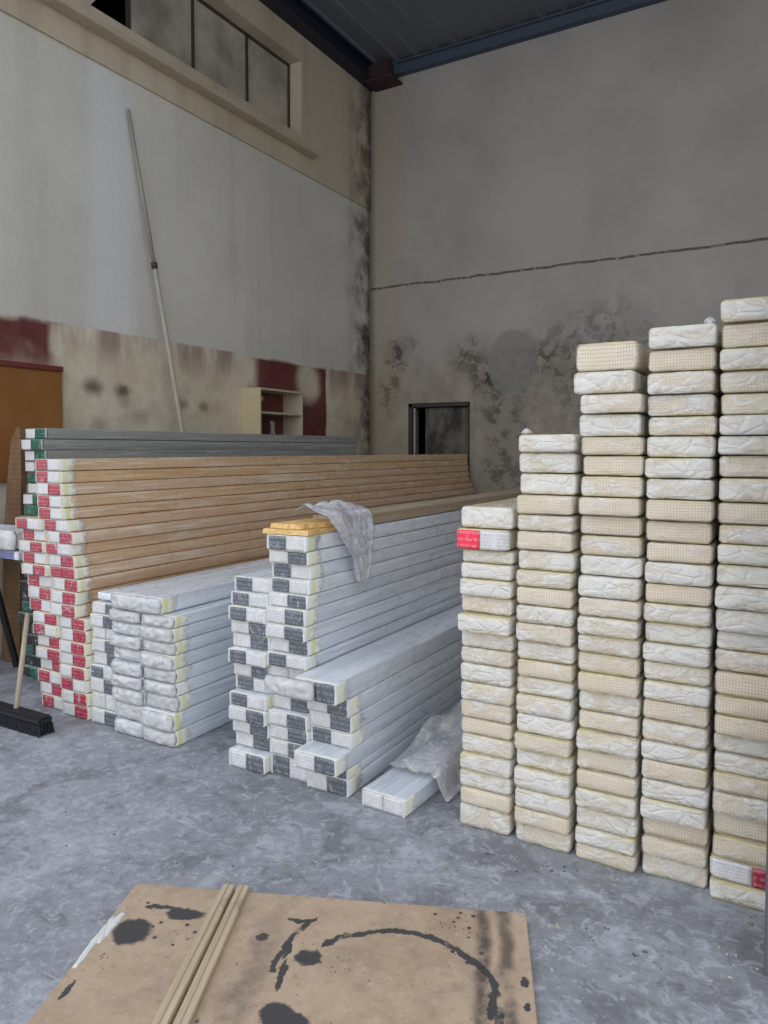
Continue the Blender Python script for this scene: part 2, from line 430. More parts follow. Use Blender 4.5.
def mat_label(name, base, ink, kind):
    g = G(name)
    x, y, z = g.xyz()
    n = g.noise(14, 4, .6, g.vec((1, 1, 1), 31))
    c = g.mix(g.ramp(n, .3, .7), lin(base), lin(tuple(min(255, b + 16) for b in base)))
    t = g.noise(1, 2, .5, g.vec((170, 1, 55), 23))
    rows = g.m('FRACT', g.mul(z, 1 / .0115 if kind == 'light' else 1 / .022))
    row = g.mul(g.ramp(rows, .3, .38), g.ramp(rows, .8, .72))
    f = g.mul(g.mul(row, g.ramp(t, .47, .53)), .32 if kind == 'light' else .38)
    c = g.mix(f, c, lin(ink))
    # clear film folded across the end, as whitish creases
    cr = g.noise(16, 5, .65, g.vec((1.2, 1, .8), 57), 1.5)
    c = g.mix(g.mul(g.ramp(cr, .56, .72), .6), c, lin((205, 206, 208)))
    return g.done(g.bsdf(c, g.ramp(cr, .3, .7, .22, .5), .5, g.bump(cr, .5, .006)))
M['label_white'] = mat_label('label_white_print', (206, 205, 205), (126, 126, 130), 'light')
M['label_dark'] = mat_label('label_charcoal_print', (86, 92, 100), (176, 180, 184), 'dark')
M['label_red'] = mat_label('label_red_print', (156, 38, 60), (222, 172, 180), 'dark')
M['label_green'] = mat_label('label_green_print', (24, 84, 66), (120, 160, 146), 'dark')
M['label_signal_red'] = mat_label('label_bright_red_print', (226, 36, 66), (244, 200, 206), 'dark')
M['label_black'] = mat_label('label_painted_shade', (34, 38, 42), (80, 84, 88), 'dark')  # near-black print painting shade onto the lower grey-stack ends
M['label_blue'] = mat_label('label_blue_print', (88, 96, 140), (200, 204, 220), 'dark')

def mat_tape():
    g = G('yellowed_film_fold')
    x, y, z = g.xyz()
    n = g.noise(20, 4, .6, g.vec((1, 1, 1), 13)); n2 = g.noise(60, 2, .5, g.vec((.3, 2, 1), 9))
    band = g.m('ABSOLUTE', g.m('SUBTRACT', g.m('ADD', y, g.mul(g.m('SUBTRACT', n, .5), .03)), .034))
    c = g.mix(g.ramp(n, .35, .65), lin((222, 224, 224)), lin((232, 230, 206)))
    c = g.mix(g.mul(g.ramp(band, .022, .010), g.ramp(g.rnd(), .2, .9, .15, .85)), c, lin((206, 206, 142)))
    b = g.bsdf(c, .3, .5, g.bump(n2, .5, .005))
    tr = g.n('ShaderNodeBsdfTransparent')
    yy = g.m('ADD', y, g.mul(g.m('SUBTRACT', g.noise(9, 4, .6, g.vec((1, .8, 1.6), 37), 1.0), .5), .16))
    mx = g.n('ShaderNodeMixShader'); g.put(mx.inputs[0], g.ramp(yy, .115, .05, .0, .92)); g.put(mx.inputs[1], tr.outputs[0]); g.put(mx.inputs[2], b)
    return g.done(mx.outputs[0])
M['tape'] = mat_tape()

def mat_film_end():
    g = G('crumpled_film_end')
    n = g.noise(11, 5, .65, g.vec((1, 1, 1.4), 41), 1.8)
    v = g.voro(14, g.vec((1, 1, 1), 21), 'DISTANCE_TO_EDGE')
    c = g.mix(g.ramp(n, .35, .65), lin((178, 178, 177)), lin((208, 209, 210)))
    c = g.mix(g.mul(g.ramp(g.noise(5, 3, .6, g.vec((1, 1, 1), 5)), .6, .75), .35), c, lin((196, 188, 164)))
    h = g.m('ADD', n, g.mul(v, -.8))
    return g.done(g.bsdf(c, .18, .6, g.bump(h, .5, .010)))
M['film_end'] = mat_film_end()

def mat_lath():
    """cream boards whose ends show a fine square grid"""
    g = G('cream_gridded_ends')
    x, y, z = g.xyz()
    n = g.noise(8, 4, .6, g.vec((1, 1, 1), 33))
    c = g.mix(g.ramp(n, .3, .7), lin((224, 211, 186)), lin((236, 226, 206)))
    c = g.mix(g.mul(g.rnd(), .5), c, lin((232, 214, 188)))
    jit = g.mul(g.noise(7, 2, .5, g.vec((1, 1, 1), 11)), .012)
    u = g.m('FRACT', g.mul(g.m('ADD', x, jit), 1 / .0096)); v = g.m('FRACT', g.mul(g.m('ADD', z, jit), 1 / .0096))
    gl = g.m('MAXIMUM', g.ramp(u, .30, .12), g.ramp(v, .30, .12))
    c = g.mix(g.mul(gl, .62), c, lin((164, 144, 112)))
    return g.done(g.bsdf(c, .6, .3, g.bump(gl, -.4, .004)))
M['lath'] = mat_lath()

def mat_wrap(name, lo, hi, tint=(244, 241, 232), lo_a=.28, hi_a=.80, seam=True, bmp=.8, rgh=.17):
    g = G(name)
    n = g.noise(9, 6, .68, g.vec((1, .7, 1.7), 63), .9)
    f = g.noise(34, 6, .7, g.vec((1, 1, 1.4), 29), 1.2)
    v = g.voro(15, g.vec((.8, .7, 1.5), 47, None), 'DISTANCE_TO_EDGE')
    x, y, z = g.xyz()
    col = g.mix(g.ramp(n, .4, .7), lin(tint), lin((246, 246, 244)))
    # yellowish folded edge along top and bottom seam
    e = g.mul(g.ramp(g.m('ABSOLUTE', g.m('SUBTRACT', z, .035)), .020, .032), g.ramp(g.noise(3, 2, .5, g.vec((1, 1, 1), 91)), .42, .6))
    if not seam: e = g.m('MULTIPLY', e, 0.0)
    col = g.mix(g.mul(e, .75), col, lin((234, 220, 160)))
    h = g.m('ADD', g.m('ADD', n, g.mul(f, .5)), g.mul(g.ramp(v, .0, .12), .22))
    b = g.bsdf(col, rgh, .7, g.bump(h, bmp, .014))
    tr = g.n('ShaderNodeBsdfTransparent')
    a = g.m('MAXIMUM', g.ramp(g.m('ADD', n, g.mul(g.m('SUBTRACT', g.rnd(), .5), .34)), lo, hi, lo_a, hi_a), g.mul(e, .7))
    mx = g.n('ShaderNodeMixShader'); g.put(mx.inputs[0], a); g.put(mx.inputs[1], tr.outputs[0]); g.put(mx.inputs[2], b)
    return g.done(mx.outputs[0])
M['wrap'] = mat_wrap('clear_wrap_film', .38, .66, (242, 240, 233), .18, .74)
M['bag'] = mat_wrap('loose_plastic_bag', .42, .66, (222, 224, 236), .10, .62, False, 1.0, .12)

M['sheet_film'] = mat_wrap('rumpled_sheet_film', .36, .62, (214, 216, 220), .45, .9, False, 1.0, .16)

# ------------------------------------------------------------------ pack meshes
def rrect(w, h, r, n=5):
    """rounded rectangle outline, centred in x, standing on z=0"""
    pts = []
    for cx, cz, a0 in ((w / 2 - r, h - r, 0), (-w / 2 + r, h - r, 90), (-w / 2 + r, r, 180), (w / 2 - r, r, 270)):
        for k in range(n):
            a = R(a0 + 90 * k / (n - 1)); pts.append((cx + r * math.cos(a), cz + r * math.sin(a)))
    # densify long straight runs
    out = []
    for i, p in enumerate(pts):
        q = pts[(i + 1) % len(pts)]
        d = math.hypot(q[0] - p[0], q[1] - p[1]); k = max(1, int(d / .022))
        for j in range(k): out.append((p[0] + (q[0] - p[0]) * j / k, p[1] + (q[1] - p[1]) * j / k))
    return out

def pack_mesh(name, w, h, L, r, seed, crumple=.004, off=0.0, end_r=.012, roll=.022, wave=.0, zroll=.8):
    """a long wrapped bundle: front end at y=0, runs to y=L; bulges only inward from w x h"""
    bm = bmesh.new()
    P = rrect(w + 2 * off, h + 2 * off, r + off)
    P = [(x, z - off) for x, z in P]
    cz = h / 2
    S = [(0.0 - off, .0), (0.0 - off, .45), (.0 - off, .8), (end_r * .12 - off, .90), (end_r * .5, .965), (end_r * 1.3, 1.0), (.05, 1), (.11, 1), (.22, 1)]
    yy = .6
    while yy < L - .3: S.append((yy, 1)); yy += .6
    S += [(L - .05, 1), (L - .01, .97), (L + off * .5, .8), (L + off, 0)]
    W3 = L * 3.3
    rings = []
    for y, s in S:
        if s == 0:
            rings.append([bm.verts.new((0, y, cz))]); continue
        row = []
        for (x, z) in P:
            # inset by distance, not by proportion, so that the end is flat with a rolled rim
            ins = (1 - s) * roll * 2.5 if s >= .8 else None
            if ins is not None:
                ax = max(0.0, 1 - ins / (w / 2)); az = max(0.0, 1 - ins / (h / 2) * zroll)
            else: ax = az = s
            nn = mnoise.noise(Vector((x * 14 + seed * 3.1, y * (5 if y < .3 else 1.1) + seed, z * 26 - seed)))
            k = crumple * (.5 + .5 * nn)
            px, pz = x * ax, cz + (z - cz) * az
            dx = -k * 1.2 * (1 if px > 0 else -1) * min(1, abs(px) / (w * .35))
            dz = -k * (1 if pz > cz else -1) * min(1, abs(pz - cz) / (h * .35))
            dy = 0
            if y < .02:
                dy = max(0.0, crumple * 1.2 * mnoise.noise(Vector((px * 22 + seed, pz * 30, seed * 1.7))) + crumple * .8)
            wv = wave * (mnoise.noise(Vector((y * .75 + W3, 2.2, 0))) - mnoise.noise(Vector((W3, 2.2, 0)))) if y > 0 else 0.0
            row.append(bm.verts.new((px + dx, y + dy, pz + dz + wv * min(1, y / .5))))
        rings.append(row)
    n = len(P)
    for a, b in zip(rings, rings[1:]):
        for k in range(n):
            if len(a) == 1: bm.faces.new((a[0], b[(k + 1) % n], b[k]))
            elif len(b) == 1: bm.faces.new((a[k], a[(k + 1) % n], b[0]))
            else: bm.faces.new((a[k], a[(k + 1) % n], b[(k + 1) % n], b[k]))
    return mesh_of(bm, name, True)

def sleeve_mesh(name, w, h, r, y0, y1, off=.0012):
    bm = bmesh.new()
    P = [(x, z - off) for x, z in rrect(w + 2 * off, h + 2 * off, r + off)]
    a = [bm.verts.new((x, y0, z)) for x, z in P]; b = [bm.verts.new((x, y1, z)) for x, z in P]
    P2 = [(x * (1 - .006 / w), h / 2 + (z - h / 2) * (1 - .006 / h)) for x, z in P]
    c = [bm.verts.new((x, y1, z)) for x, z in P2]; e = [bm.verts.new((x, y0, z)) for x, z in P2]
    n = len(P)
    for s, t in ((a, b), (b, c), (c, e), (e, a)):
        for k in range(n): bm.faces.new((s[k], s[(k + 1) % n], t[(k + 1) % n], t[k]))
    return mesh_of(bm, name, True)

def half_label(name, w, h, side, r=.02, split=0.0, y=-.0025, end=False):
    """half of the printed end sheet; outer corners rounded and turned back round the rim"""
    bm = bmesh.new()
    m = .0012
    x0, x1 = (split + .0015, w / 2 - m) if side > 0 else (-w / 2 + m, split - .0015)
    z0, z1 = .003, h - .003
    nx, nz = 8, 6
    V = []
    for i in range(nx + 1):
        row = []
        for j in range(nz + 1):
            x = x0 + (x1 - x0) * i / nx; z = z0 + (z1 - z0) * j / nz
            t = i / nx if side > 0 else 1 - i / nx            # 1 at the outer rim
            yy = y + (max(0, (t - .84) / .16) ** 2) * .014
            zz = z
            if t > .8: zz = h / 2 + (z - h / 2) * (1 - (t - .8) * .6)
            row.append((x, yy, zz))
        V.append(row)
    F1 = [[bm.verts.new(p) for p in row] for row in V]
    F2 = [[bm.verts.new((p[0], p[1] + .0016, p[2])) for p in row] for row in V]
    for i in range(nx):
        for j in range(nz):
            bm.faces.new((F1[i][j], F1[i + 1][j], F1[i + 1][j + 1], F1[i][j + 1]))
            bm.faces.new((F2[i][j], F2[i][j + 1], F2[i + 1][j + 1], F2[i + 1][j]))
    for i in range(nx):
        bm.faces.new((F1[i][0], F2[i][0], F2[i + 1][0], F1[i + 1][0])); bm.faces.new((F1[i][nz], F1[i + 1][nz], F2[i + 1][nz], F2[i][nz]))
    for j in range(nz):
        bm.faces.new((F1[0][j], F1[0][j + 1], F2[0][j + 1], F2[0][j])); bm.faces.new((F1[nx][j], F2[nx][j], F2[nx][j + 1], F1[nx][j + 1]))
    return mesh_of(bm, name, True)

HB = .07
ORD = ['first', 'second', 'third', 'fourth', 'fifth', 'sixth', 'seventh', 'eighth', 'ninth', 'tenth', 'eleventh', 'twelfth', 'thirteenth',
       'fourteenth', 'fifteenth', 'sixteenth', 'seventeenth', 'eighteenth', 'nineteenth', 'twentieth', 'twenty-first', 'twenty-second',
       'twenty-third', 'twenty-fourth', 'twenty-fifth', 'twenty-sixth', 'twenty-seventh', 'twenty-eighth', 'twenty-ninth', 'thirtieth']
def place_word(i, n):
    if i == 0: return 'topmost'
    if i == n - 1: return 'lowest'
    return ORD[i] + ' from top'

CACHE = {}
def cached(key, fn):
    if key not in CACHE: CACHE[key] = fn()
    return CACHE[key]

def put_mat(me, mat):
    """mesh data per (mesh, material), shared by the copies"""
    k = ('mm', me.name, mat.name)
    if k not in CACHE:
        c = me.copy(); c.materials.clear(); c.materials.append(mat); CACHE[k] = c
    return CACHE[k]

def rows_to_z(px, ys, Y):
    """boundary heights, top first, in metres; the lowest one set on the floor"""
    zs = [onY(px, y, Y).z for y in ys]
    k = zs[0] / (zs[0] - zs[-1])
    return [(z - zs[-1]) * k for z in zs]

def board_pack(name, loc, h, W, L, body, label, cat, group, faces=None, tape=True, bulge=None, rz=0.0, seed=None, crumple=.0018, wave=.0):
    """labelled bundle: Empty > panels, tape_band, two end_label"""
    seed = random.randint(0, 4) if seed is None else seed
    o = empty(name, loc, rz, label, cat, group)
    o.scale = (1, 1, h / HB)
    me = cached(('pk', W, round(L, 2), seed, crumple, wave), lambda: pack_mesh('panels', W - .003, HB - .0004, L, .0055, seed, crumple, roll=.010, wave=wave))
    link('panels', put_mat(me, body), None, o)
    if tape:
        t = cached(('tp', W, seed % 3), lambda: sleeve_mesh('tape_band', W - .002, HB - .0035, .0075, .0015, (.16, .22, .12)[seed % 3], .0006))
        tb = link('tape_band', put_mat(t, M['tape']), None, o); tb.location.z = .0010
    if faces:
        for side, mk in zip((-1, 1), faces):
            if mk is None: continue
            lm = cached(('lb', W, side), lambda: half_label('end_label', W, HB - .0025, side))
            e = link('end_label', put_mat(lm, M['label_' + mk]), None, o)
            e['label'] = {'white': 'white printed half of the end label', 'dark': 'charcoal printed half of the end label', 'red': 'red printed half of the end label',
                          'green': 'green printed half of the end label', 'black': 'end label half painted dark as shade', 'blue': 'bluish printed half of the end label', 'signal_red': 'bright red printed half of the end label'}[mk]
    if bulge:
        fm = cached(('fe', W, bulge), lambda: film_end_mesh(W, HB - .003, bulge))
        link('film_end', put_mat(fm, M['film_end']), None, o)
    return o

def film_end_mesh(w, h, seed):
    """rumpled bag-like film gathered over the end of a pack"""
    bm = bmesh.new()
    nx, nz = 22, 10
    def P(i, j, back):
        u = -1 + 2 * i / nx; v = -1 + 2 * j / nz
        # superellipse outline
        x = u * w / 2 * (1 - .05 * abs(v) ** 3); z = h / 2 + v * h / 2 * (1 - .10 * abs(u) ** 4)
        e = max(abs(u) ** 3.0, abs(v) ** 3.0)
        d = -.010 - .018 * (1 - e) + .006 * mnoise.noise(Vector((u * 3.1 + seed * 5, v * 1.9, seed))) + .003 * mnoise.noise(Vector((u * 9, v * 5 + seed, 3)))
        return (x, .006 if back else min(d, -.0005), z)
    A = [[bm.verts.new(P(i, j, False)) for j in range(nz + 1)] for i in range(nx + 1)]
    for i in range(nx):
        for j in range(nz): bm.faces.new((A[i][j], A[i + 1][j], A[i + 1][j + 1], A[i][j + 1]))
    rim = [(i, 0) for i in range(nx)] + [(nx, j) for j in range(nz)] + [(i, nz) for i in range(nx, 0, -1)] + [(0, j) for j in range(nz, 0, -1)]
    B = [bm.verts.new(P(i, j, True)) for i, j in rim]
    for k in range(len(rim)):
        i, j = rim[k]; i2, j2 = rim[(k + 1) % len(rim)]
        bm.faces.new((A[i][j], B[k], B[(k + 1) % len(rim)], A[i2][j2]))
    bm.faces.new(B)
    return mesh_of(bm, 'film_end', True)

WP = .222      # pack width of the labelled goods
GAPZ = .0

# ------------------------------------------------------------------ red-labelled oak stack
YF = 2.68
r_y = [459, 472, 485, 498, 511, 523.5, 536, 548.5, 560.5, 573, 585, 598, 611.5, 625, 637, 650, 662.5, 675, 688, 701, 714.5, 728]
r2c = [48, 48, 50, 51, 52, 57, 61, 59, 61, 62, 65, 64.5, 64, 71.5, 72.5, 72.5, 73, 73, 73.5, 74.5, 75]
r1c = {5: 31, 6: 33, 7: 33, 8: 35, 9: 37, 10: 38, 11: 38.5, 12: 38.5, 13: 44.5, 14: 44.5, 15: 46, 16: 47, 17: 47, 18: 46.5, 19: 47, 20: 50}
r2f = 'RW RW WR RW RW RW WR RW WR RR WR WR WR WR WR WR WR WR RW WR WR'.split()
r1f = 'RW RW WR RW WR RW WR RW WR RW WR WR WR RW WR RW'.split()
cm = {'R': 'red', 'W': 'white', 'D': 'dark', 'L': 'white', 'G': 'green', 'B': 'blue', 'K': 'black', '-': None}
zr = rows_to_z(70, r_y, YF)
LONG = 5.68
for i in range(21):
    yoff = random.uniform(-.012, .012)
    c2 = onY(r2c[i], (r_y[i] + r_y[i + 1]) / 2, YF)
    x2 = c2.x
    if i in r1c:
        x1 = min(onY(r1c[i], (r_y[i] + r_y[i + 1]) / 2, YF).x, x2 - WP - .004)
        board_pack('panel_pack', (x1, YF + random.uniform(-.03, .04), zr[i + 1] + .001), zr[i] - zr[i + 1] - .001, WP, LONG, M['wood_film'],
                   'red-labelled oak pack, %s in the shorter oak column by the broom' % place_word(i - 5, 16),
                   'panel pack', 'red-labelled oak panel packs', [cm[k] for k in r1f[i - 5]])
    board_pack('panel_pack', (x2, YF + yoff, zr[i + 1] + .001), zr[i] - zr[i + 1] - .001, WP, LONG, M['wood_film'],
               'red-labelled oak pack, %s in the taller oak column' % place_word(i, 21),
               'panel pack', 'red-labelled oak panel packs', [cm[k] for k in r2f[i]])

# ------------------------------------------------------------------ green-labelled grey stack along the wall
YGn = 3.02
nG = 23
g_top = onY(36, 428, YGn).z
hG = g_top / nG
gx = [onY(34 if i < 8 else 31, 430 + i * 11, YGn).x for i in range(nG)]
gf = ['WG', 'WG', 'WG', 'WG', 'GG', 'WW', 'WG', 'GG', 'GW', 'KG'] + ['KG', 'KK', 'GK', 'KK'] * 4  # K halves on the lower rows paint the shade of the gap
for i in range(nG):
    board_pack('panel_pack', (gx[i] + random.uniform(-.01, .01), YGn + random.uniform(-.03, .03), g_top - (i + 1) * hG + .001), hG - .001, WP, 3.75, M['grey_film'],
               'green-labelled grey panel pack, %s in the grey stack by the wall' % place_word(i, nG),
               'panel pack', 'green-labelled grey panel packs', [cm[k] for k in gf[i]], tape=False)

# ------------------------------------------------------------------ low white pile between the oak stack and the charcoal-labelled stack
YW = 2.66
xF = onY(160.5, 690, YW).x
w_y = [617, 630, 645, 659, 674, 689, 703, 720, 739, 756]
zw = rows_to_z(180, w_y, YW)
LW = 5.3
for ci, (nm, dx) in enumerate((('outer', 0.0), ('middle', -.227), ('label', -.454))):
    n = len(w_y) - 1
    for i in range(n):
        jx = random.uniform(-.004, .004) * 0 ; jy = random.uniform(-.03, .02)
        if nm == 'label':
            f = [['W', 'D'], ['L', 'D'], ['L', 'L'], ['W', 'D'], ['L', 'D'], ['D', 'L'], ['L', 'D'], ['W', 'W'], ['L', 'D']][i]
            board_pack('panel_pack', (xF + dx, YW + .03 + jy, zw[i + 1] + .001), zw[i] - zw[i + 1] - .001, WP, LW, M['white_film'],
                       'white panel pack, %s in the low column touching the red labels' % place_word(i, n),
                       'panel pack', 'white panel packs of the low pile', [cm[k] for k in f])
        else:
            nk = ('outer column of the low white pile' if nm == 'outer' else 'middle column of the low white pile')
            board_pack('panel_pack', (xF + dx, YW + jy, zw[i + 1] + .001), zw[i] - zw[i + 1] - .001, WP, LW, M['white_film'],
                       'crumpled-film white pack, %s in the %s' % (place_word(i, n), nk),
                       'panel pack', 'white panel packs of the low pile', None, tape=(nm == 'outer'), bulge=1 + (i * 2 + ci) % 4)
# broad pack across the top and a thin board beside it
zt = zw[0]
p0 = onY(113, 608, YW).x; p1 = onY(164, 608, YW).x
board_pack('panel_pack', ((p0 + p1) / 2 + .01, YW - .02, zt + .002), .085, round(p1 - p0 - .02, 3), LW, M['white_film'],
           'broad white panel pack with rumpled film end lying on top of the low pile', 'panel pack', None, None, tape=True, bulge=3)
b = board_pack('panel_pack', (xF - .454, YW + .05, zt + .012), .042, .16, LW, M['white_film'],
               'thin bare white board pack lying on the low pile against the oak stack', 'panel pack', None, None, tape=False)

# ------------------------------------------------------------------ charcoal-labelled white stack
YM = 2.66
LM = 5.3
m_y = {'A': [578, 593, 607, 622, 636, 651, 666, 681, 696, 710, 725, 739, 755, 773],
       'B': [535, 551, 565, 580, 595, 609, 626, 641, 656, 670, 686, 701, 716, 731, 746, 762, 784],
       'C': [673, 696, 716, 734, 751, 770, 781, 800]}
m_x = {'A': 248, 'B': 289, 'C': 331}
m_f = {'A': 'DL DL DL LD LD DL LD DL DL LD LD LD LD'.split(),
       'B': 'DL LD DL DL LD LD LD LD DL LL DL LD LD LD LD DL'.split(),
       'C': 'LD LD LD DL LD LD LD'.split()}
m_n = {'A': 'outer column facing the low pile', 'B': 'tallest column under the chipboard', 'C': 'low column beside the floor pack'}
xB = onY(m_x['B'], 690, YM).x
mx = {'A': xB - .228, 'B': xB, 'C': xB + .228}
zB_top = None
for k in 'ABC':
    zz = rows_to_z(m_x[k], m_y[k], YM)
    if k == 'B': zB_top = zz[0]
    if k == 'C': zC_top = zz[0]
    n = len(m_f[k])
    for i in range(n):
        jy = random.uniform(-.03, .025)
        if k == 'C' and i in (0, 4): jy = -.10
        if k == 'C': jy -= .02
        jx = random.uniform(-.0015, .0015)
        fc = [cm[c] for c in m_f[k][i]]
        bl = None
        if k == 'C' and i == 0: fc = [None, 'dark']
        o = board_pack('panel_pack', (mx[k] + jx, YM + jy, zz[i + 1] + .001), zz[i] - zz[i + 1] - .001, WP, LM, M['white_film'],
                       'charcoal-labelled white pack, %s in the %s' % (place_word(i, n), m_n[k]),
                       'panel pack', 'charcoal-labelled white panel packs', fc)
        if k == 'C' and i == 0:
            fl = cached('flap', lambda: film_end_mesh(.26, .062, 2))
            e = link('film_flap', put_mat(fl, M['film_end']), None, o); e.location = (-.125, -.012, .003)

# tan boards lying on top, set back
xr = mx['B'] + WP / 2
ysb = YM + .33
board_pack('panel_pack', (mx['B'], ysb, zB_top + .001), .062, WP, 5.0 - (ysb - YM), M['tan_film'],
           'tan film-wrapped panel pack lying set back on the tallest charcoal-labelled column', 'panel pack', None, None, tape=False, crumple=.009)

# splintered chipboard offcuts at the front of the same top
def mat_chip(name, a, b, c2):
    g = G(name)
    v = g.voro(90, g.vec((1, 1, 2.2)), 'F1', 1); n = g.noise(30, 4, .7)
    c = g.mix(g.ramp(n, .35, .65), lin(a), lin(b))
    sp = g.n('ShaderNodeSeparateColor'); g.put(sp.inputs[0], v)
    c = g.mix(g.mul(g.ramp(sp.outputs[0], .4, .9), .45), c, lin(c2))
    return g.done(g.bsdf(c, .8, .2, g.bump(n, .5, .004)))
M['chip'] = mat_chip('raw_chipboard', (214, 174, 112), (230, 196, 138), (180, 134, 76))
def chip_mesh(pts, z0, t, seed):
    bm = bmesh.new(); rnd = random.Random(seed)
    # split the outline into short runs and jitter them for a torn edge
    out = []
    for i, p in enumerate(pts):
        q = pts[(i + 1) % len(pts)]
        k = 10
        for j in range(k):
            s = j / k
            jit = .004 if (j and i in (0, 1)) else 0
            out.append((p[0] + (q[0] - p[0]) * s + rnd.uniform(-jit, jit), p[1] + (q[1] - p[1]) * s + rnd.uniform(-jit, jit)))
    a = [bm.verts.new((x, y, z0)) for x, y in out]; b = [bm.verts.new((x * .985, y + .006, z0 + t)) for x, y in out]
    bm.faces.new(a[::-1]); bm.faces.new(b)
    n = len(a)
    for k in range(n): bm.faces.new((a[k], a[(k + 1) % n], b[(k + 1) % n], b[k]))
    return mesh_of(bm, 'chip')
cxl = onY(266, 532, YM).x - mx['B']
for k, (pts, t, lab) in enumerate((
        ([(cxl - .01, -.005), (.115, .0), (.105, .30), (cxl + .02, .30)], .022, 'splintered orange chipboard offcut lying flat on the tallest charcoal-labelled column'),
        ([(cxl + .02, .015), (.06, .02), (.10, .20), (.10, .31), (cxl + .04, .31)], .022, 'upper chipboard offcut with slanted end, resting on a wider offcut'))):
    z0 = zB_top + .002 + k * .024
    o = link('chipboard_offcut', chip_mesh(pts, 0, t, k), M['chip'], None, (mx['B'], YM - .01, z0))
    tag(o, lab, 'offcut', 'chipboard offcuts')

# loose plastic bag draped over the side of that column
def bag_mesh():
    bm = bmesh.new()
    nu, nv = 26, 34
    A = []
    ymid = onX(352, 520, xr).y
    for i in range(nu + 1):
        row = []
        for j in range(nv + 1):
            u = -1 + 2 * i / nu; v = j / nv
            # v: 0 on the top boards -> 1 at the hanging tip
            if v < .42:
                s = v / .42
                x = xr - .16 + .185 * s; z = zB_top + .08 + .055 * math.sin(math.pi * (.25 + .75 * s)) * (1 - .3 * abs(u))
            else:
                s = (v - .42) / .58
                x = xr + .03 + .02 * math.sin(s * 3); z = zB_top + .085 - .34 * s
            half = (.22 * (1 - abs(v - .30) * .55) if v < .5 else .19 * (1 - (v - .5) * 1.15)) 
            y = ymid - .02 + u * half * (.7 if u > 0 else 1.25 - .9 * max(0, v - .35)) + .10 * max(0, v - .4)
            n1 = mnoise.noise(Vector((u * 2.2, v * 4.5, 1.3))); n2 = mnoise.noise(Vector((u * 5.5, v * 10, 7.3)))
            x += abs(.022 * n1 + .013 * n2) if v > .4 else .01 * n1
            z += (.022 * n1 + .012 * n2) if v < .45 else .008 * n2
            if v < .42: z = max(z, zB_top + .070)
            row.append(bm.verts.new((x, y, z)))
        A.append(row)
    for i in range(nu):
        for j in range(nv): bm.faces.new((A[i][j], A[i + 1][j], A[i + 1][j + 1], A[i][j + 1]))
    return mesh_of(bm, 'plastic_bag', True)
bag = link('plastic_bag', bag_mesh(), M['bag'])
tag(bag, 'crumpled clear plastic bag draped over the edge beside the chipboard offcuts', 'plastic bag')
sm = bag.modifiers.new('thickness', 'SOLIDIFY'); sm.thickness = .0015

# pack lying on the floor and loose film over it
pf = onZ(383, 812, 0)
board_pack('panel_pack', (pf.x + .0, pf.y, .001), .075, .215, 3.4, M['white_film'],
           'white panel pack lying alone on the floor beside the low charcoal-labelled column', 'panel pack', None, ['white', 'white'], tape=True, rz=R(-3))
def loose_film():
    bm = bmesh.new(); nu, nv = 20, 44
    A = []
    for i in range(nu + 1):
        row = []
        for j in range(nv + 1):
            u = i / nu; v = j / nv
            x = -.12 + .30 * u; y = .20 + 2.2 * v
            on = max(0, min(1, (.13 - x) / .03)) if x < .16 else 0
            base = .078 if x < .115 else .078 * max(0, 1 - (x - .115) / .05) 
            n1 = mnoise.noise(Vector((u * 3, v * 9, 2.1))); n2 = mnoise.noise(Vector((u * 8, v * 22, 5.1)))
            env = math.sin(math.pi * min(1, v * 1.6 + .06)) if v < .6 else .25
            z = base + (.06 + .10 * max(0, n1 + .3)) * env * (1 if x < .13 else .3) + .03 * abs(n2) + .004
            row.append(bm.verts.new((x - .05 * v * u, y, z)))
        A.append(row)
    for i in range(nu):
        for j in range(nv): bm.faces.new((A[i][j], A[i + 1][j], A[i + 1][j + 1], A[i][j + 1]))
    return mesh_of(bm, 'loose_film', True)
lf = link('plastic_sheet', loose_film(), M['sheet_film'], None, (pf.x + .02, pf.y, .002)); lf.rotation_euler.z = R(-3)
tag(lf, 'rumpled clear plastic sheet spread over the pack on the floor', 'plastic sheet')
sm = lf.modifiers.new('thickness', 'SOLIDIFY'); sm.thickness = .0015; sm.offset = 1

# ------------------------------------------------------------------ cream film-wrapped stack by the gate post
YC = 2.66
WC = .222
LC = 2.7
cols = [
    (488, [507, 530, 552, 566, 582, 600, 618, 637, 654, 671, 690, 709, 728, 745, 764, 782, 800, 818, 841]),
    (547, [434, 453, 474, 496, 516, 533, 553, 573, 590, 609, 627, 647, 666, 684, 702, 722, 741, 758, 776, 797, 817, 835, 855]),
    (609, [341, 371, 394, 414, 437, 456, 477, 498, 517, 537.5, 558, 578, 600, 619, 638, 657, 677, 697, 717, 736, 756, 776, 795, 815, 835, 852, 869]),
    (680, [325, 348, 371, 394, 416, 436, 458, 479, 500, 522, 544, 564, 586, 606, 626, 647, 666, 685, 704, 725, 747, 765, 785, 804, 825, 846, 865, 887]),
    (752, [297, 321, 347, 370, 393, 415, 436, 456, 479, 504, 527, 547, 568, 590, 613, 637, 656, 678, 702, 721, 742, 761, 780, 799, 822, 846, 868, 890, 909]),
]
cn = ['shortest cream column', 'second shortest cream column', 'middle cream column', 'second tallest cream column', 'tallest cream column by the gate post']
cx0 = onY(547, 640, YC).x
cxs = [onY(px, 640, YC).x for px, _ in cols]
cxs = [cxs[2] - .461 + k * .2285 - (.014, .006, 0, 0, 0)[k] for k in range(5)]
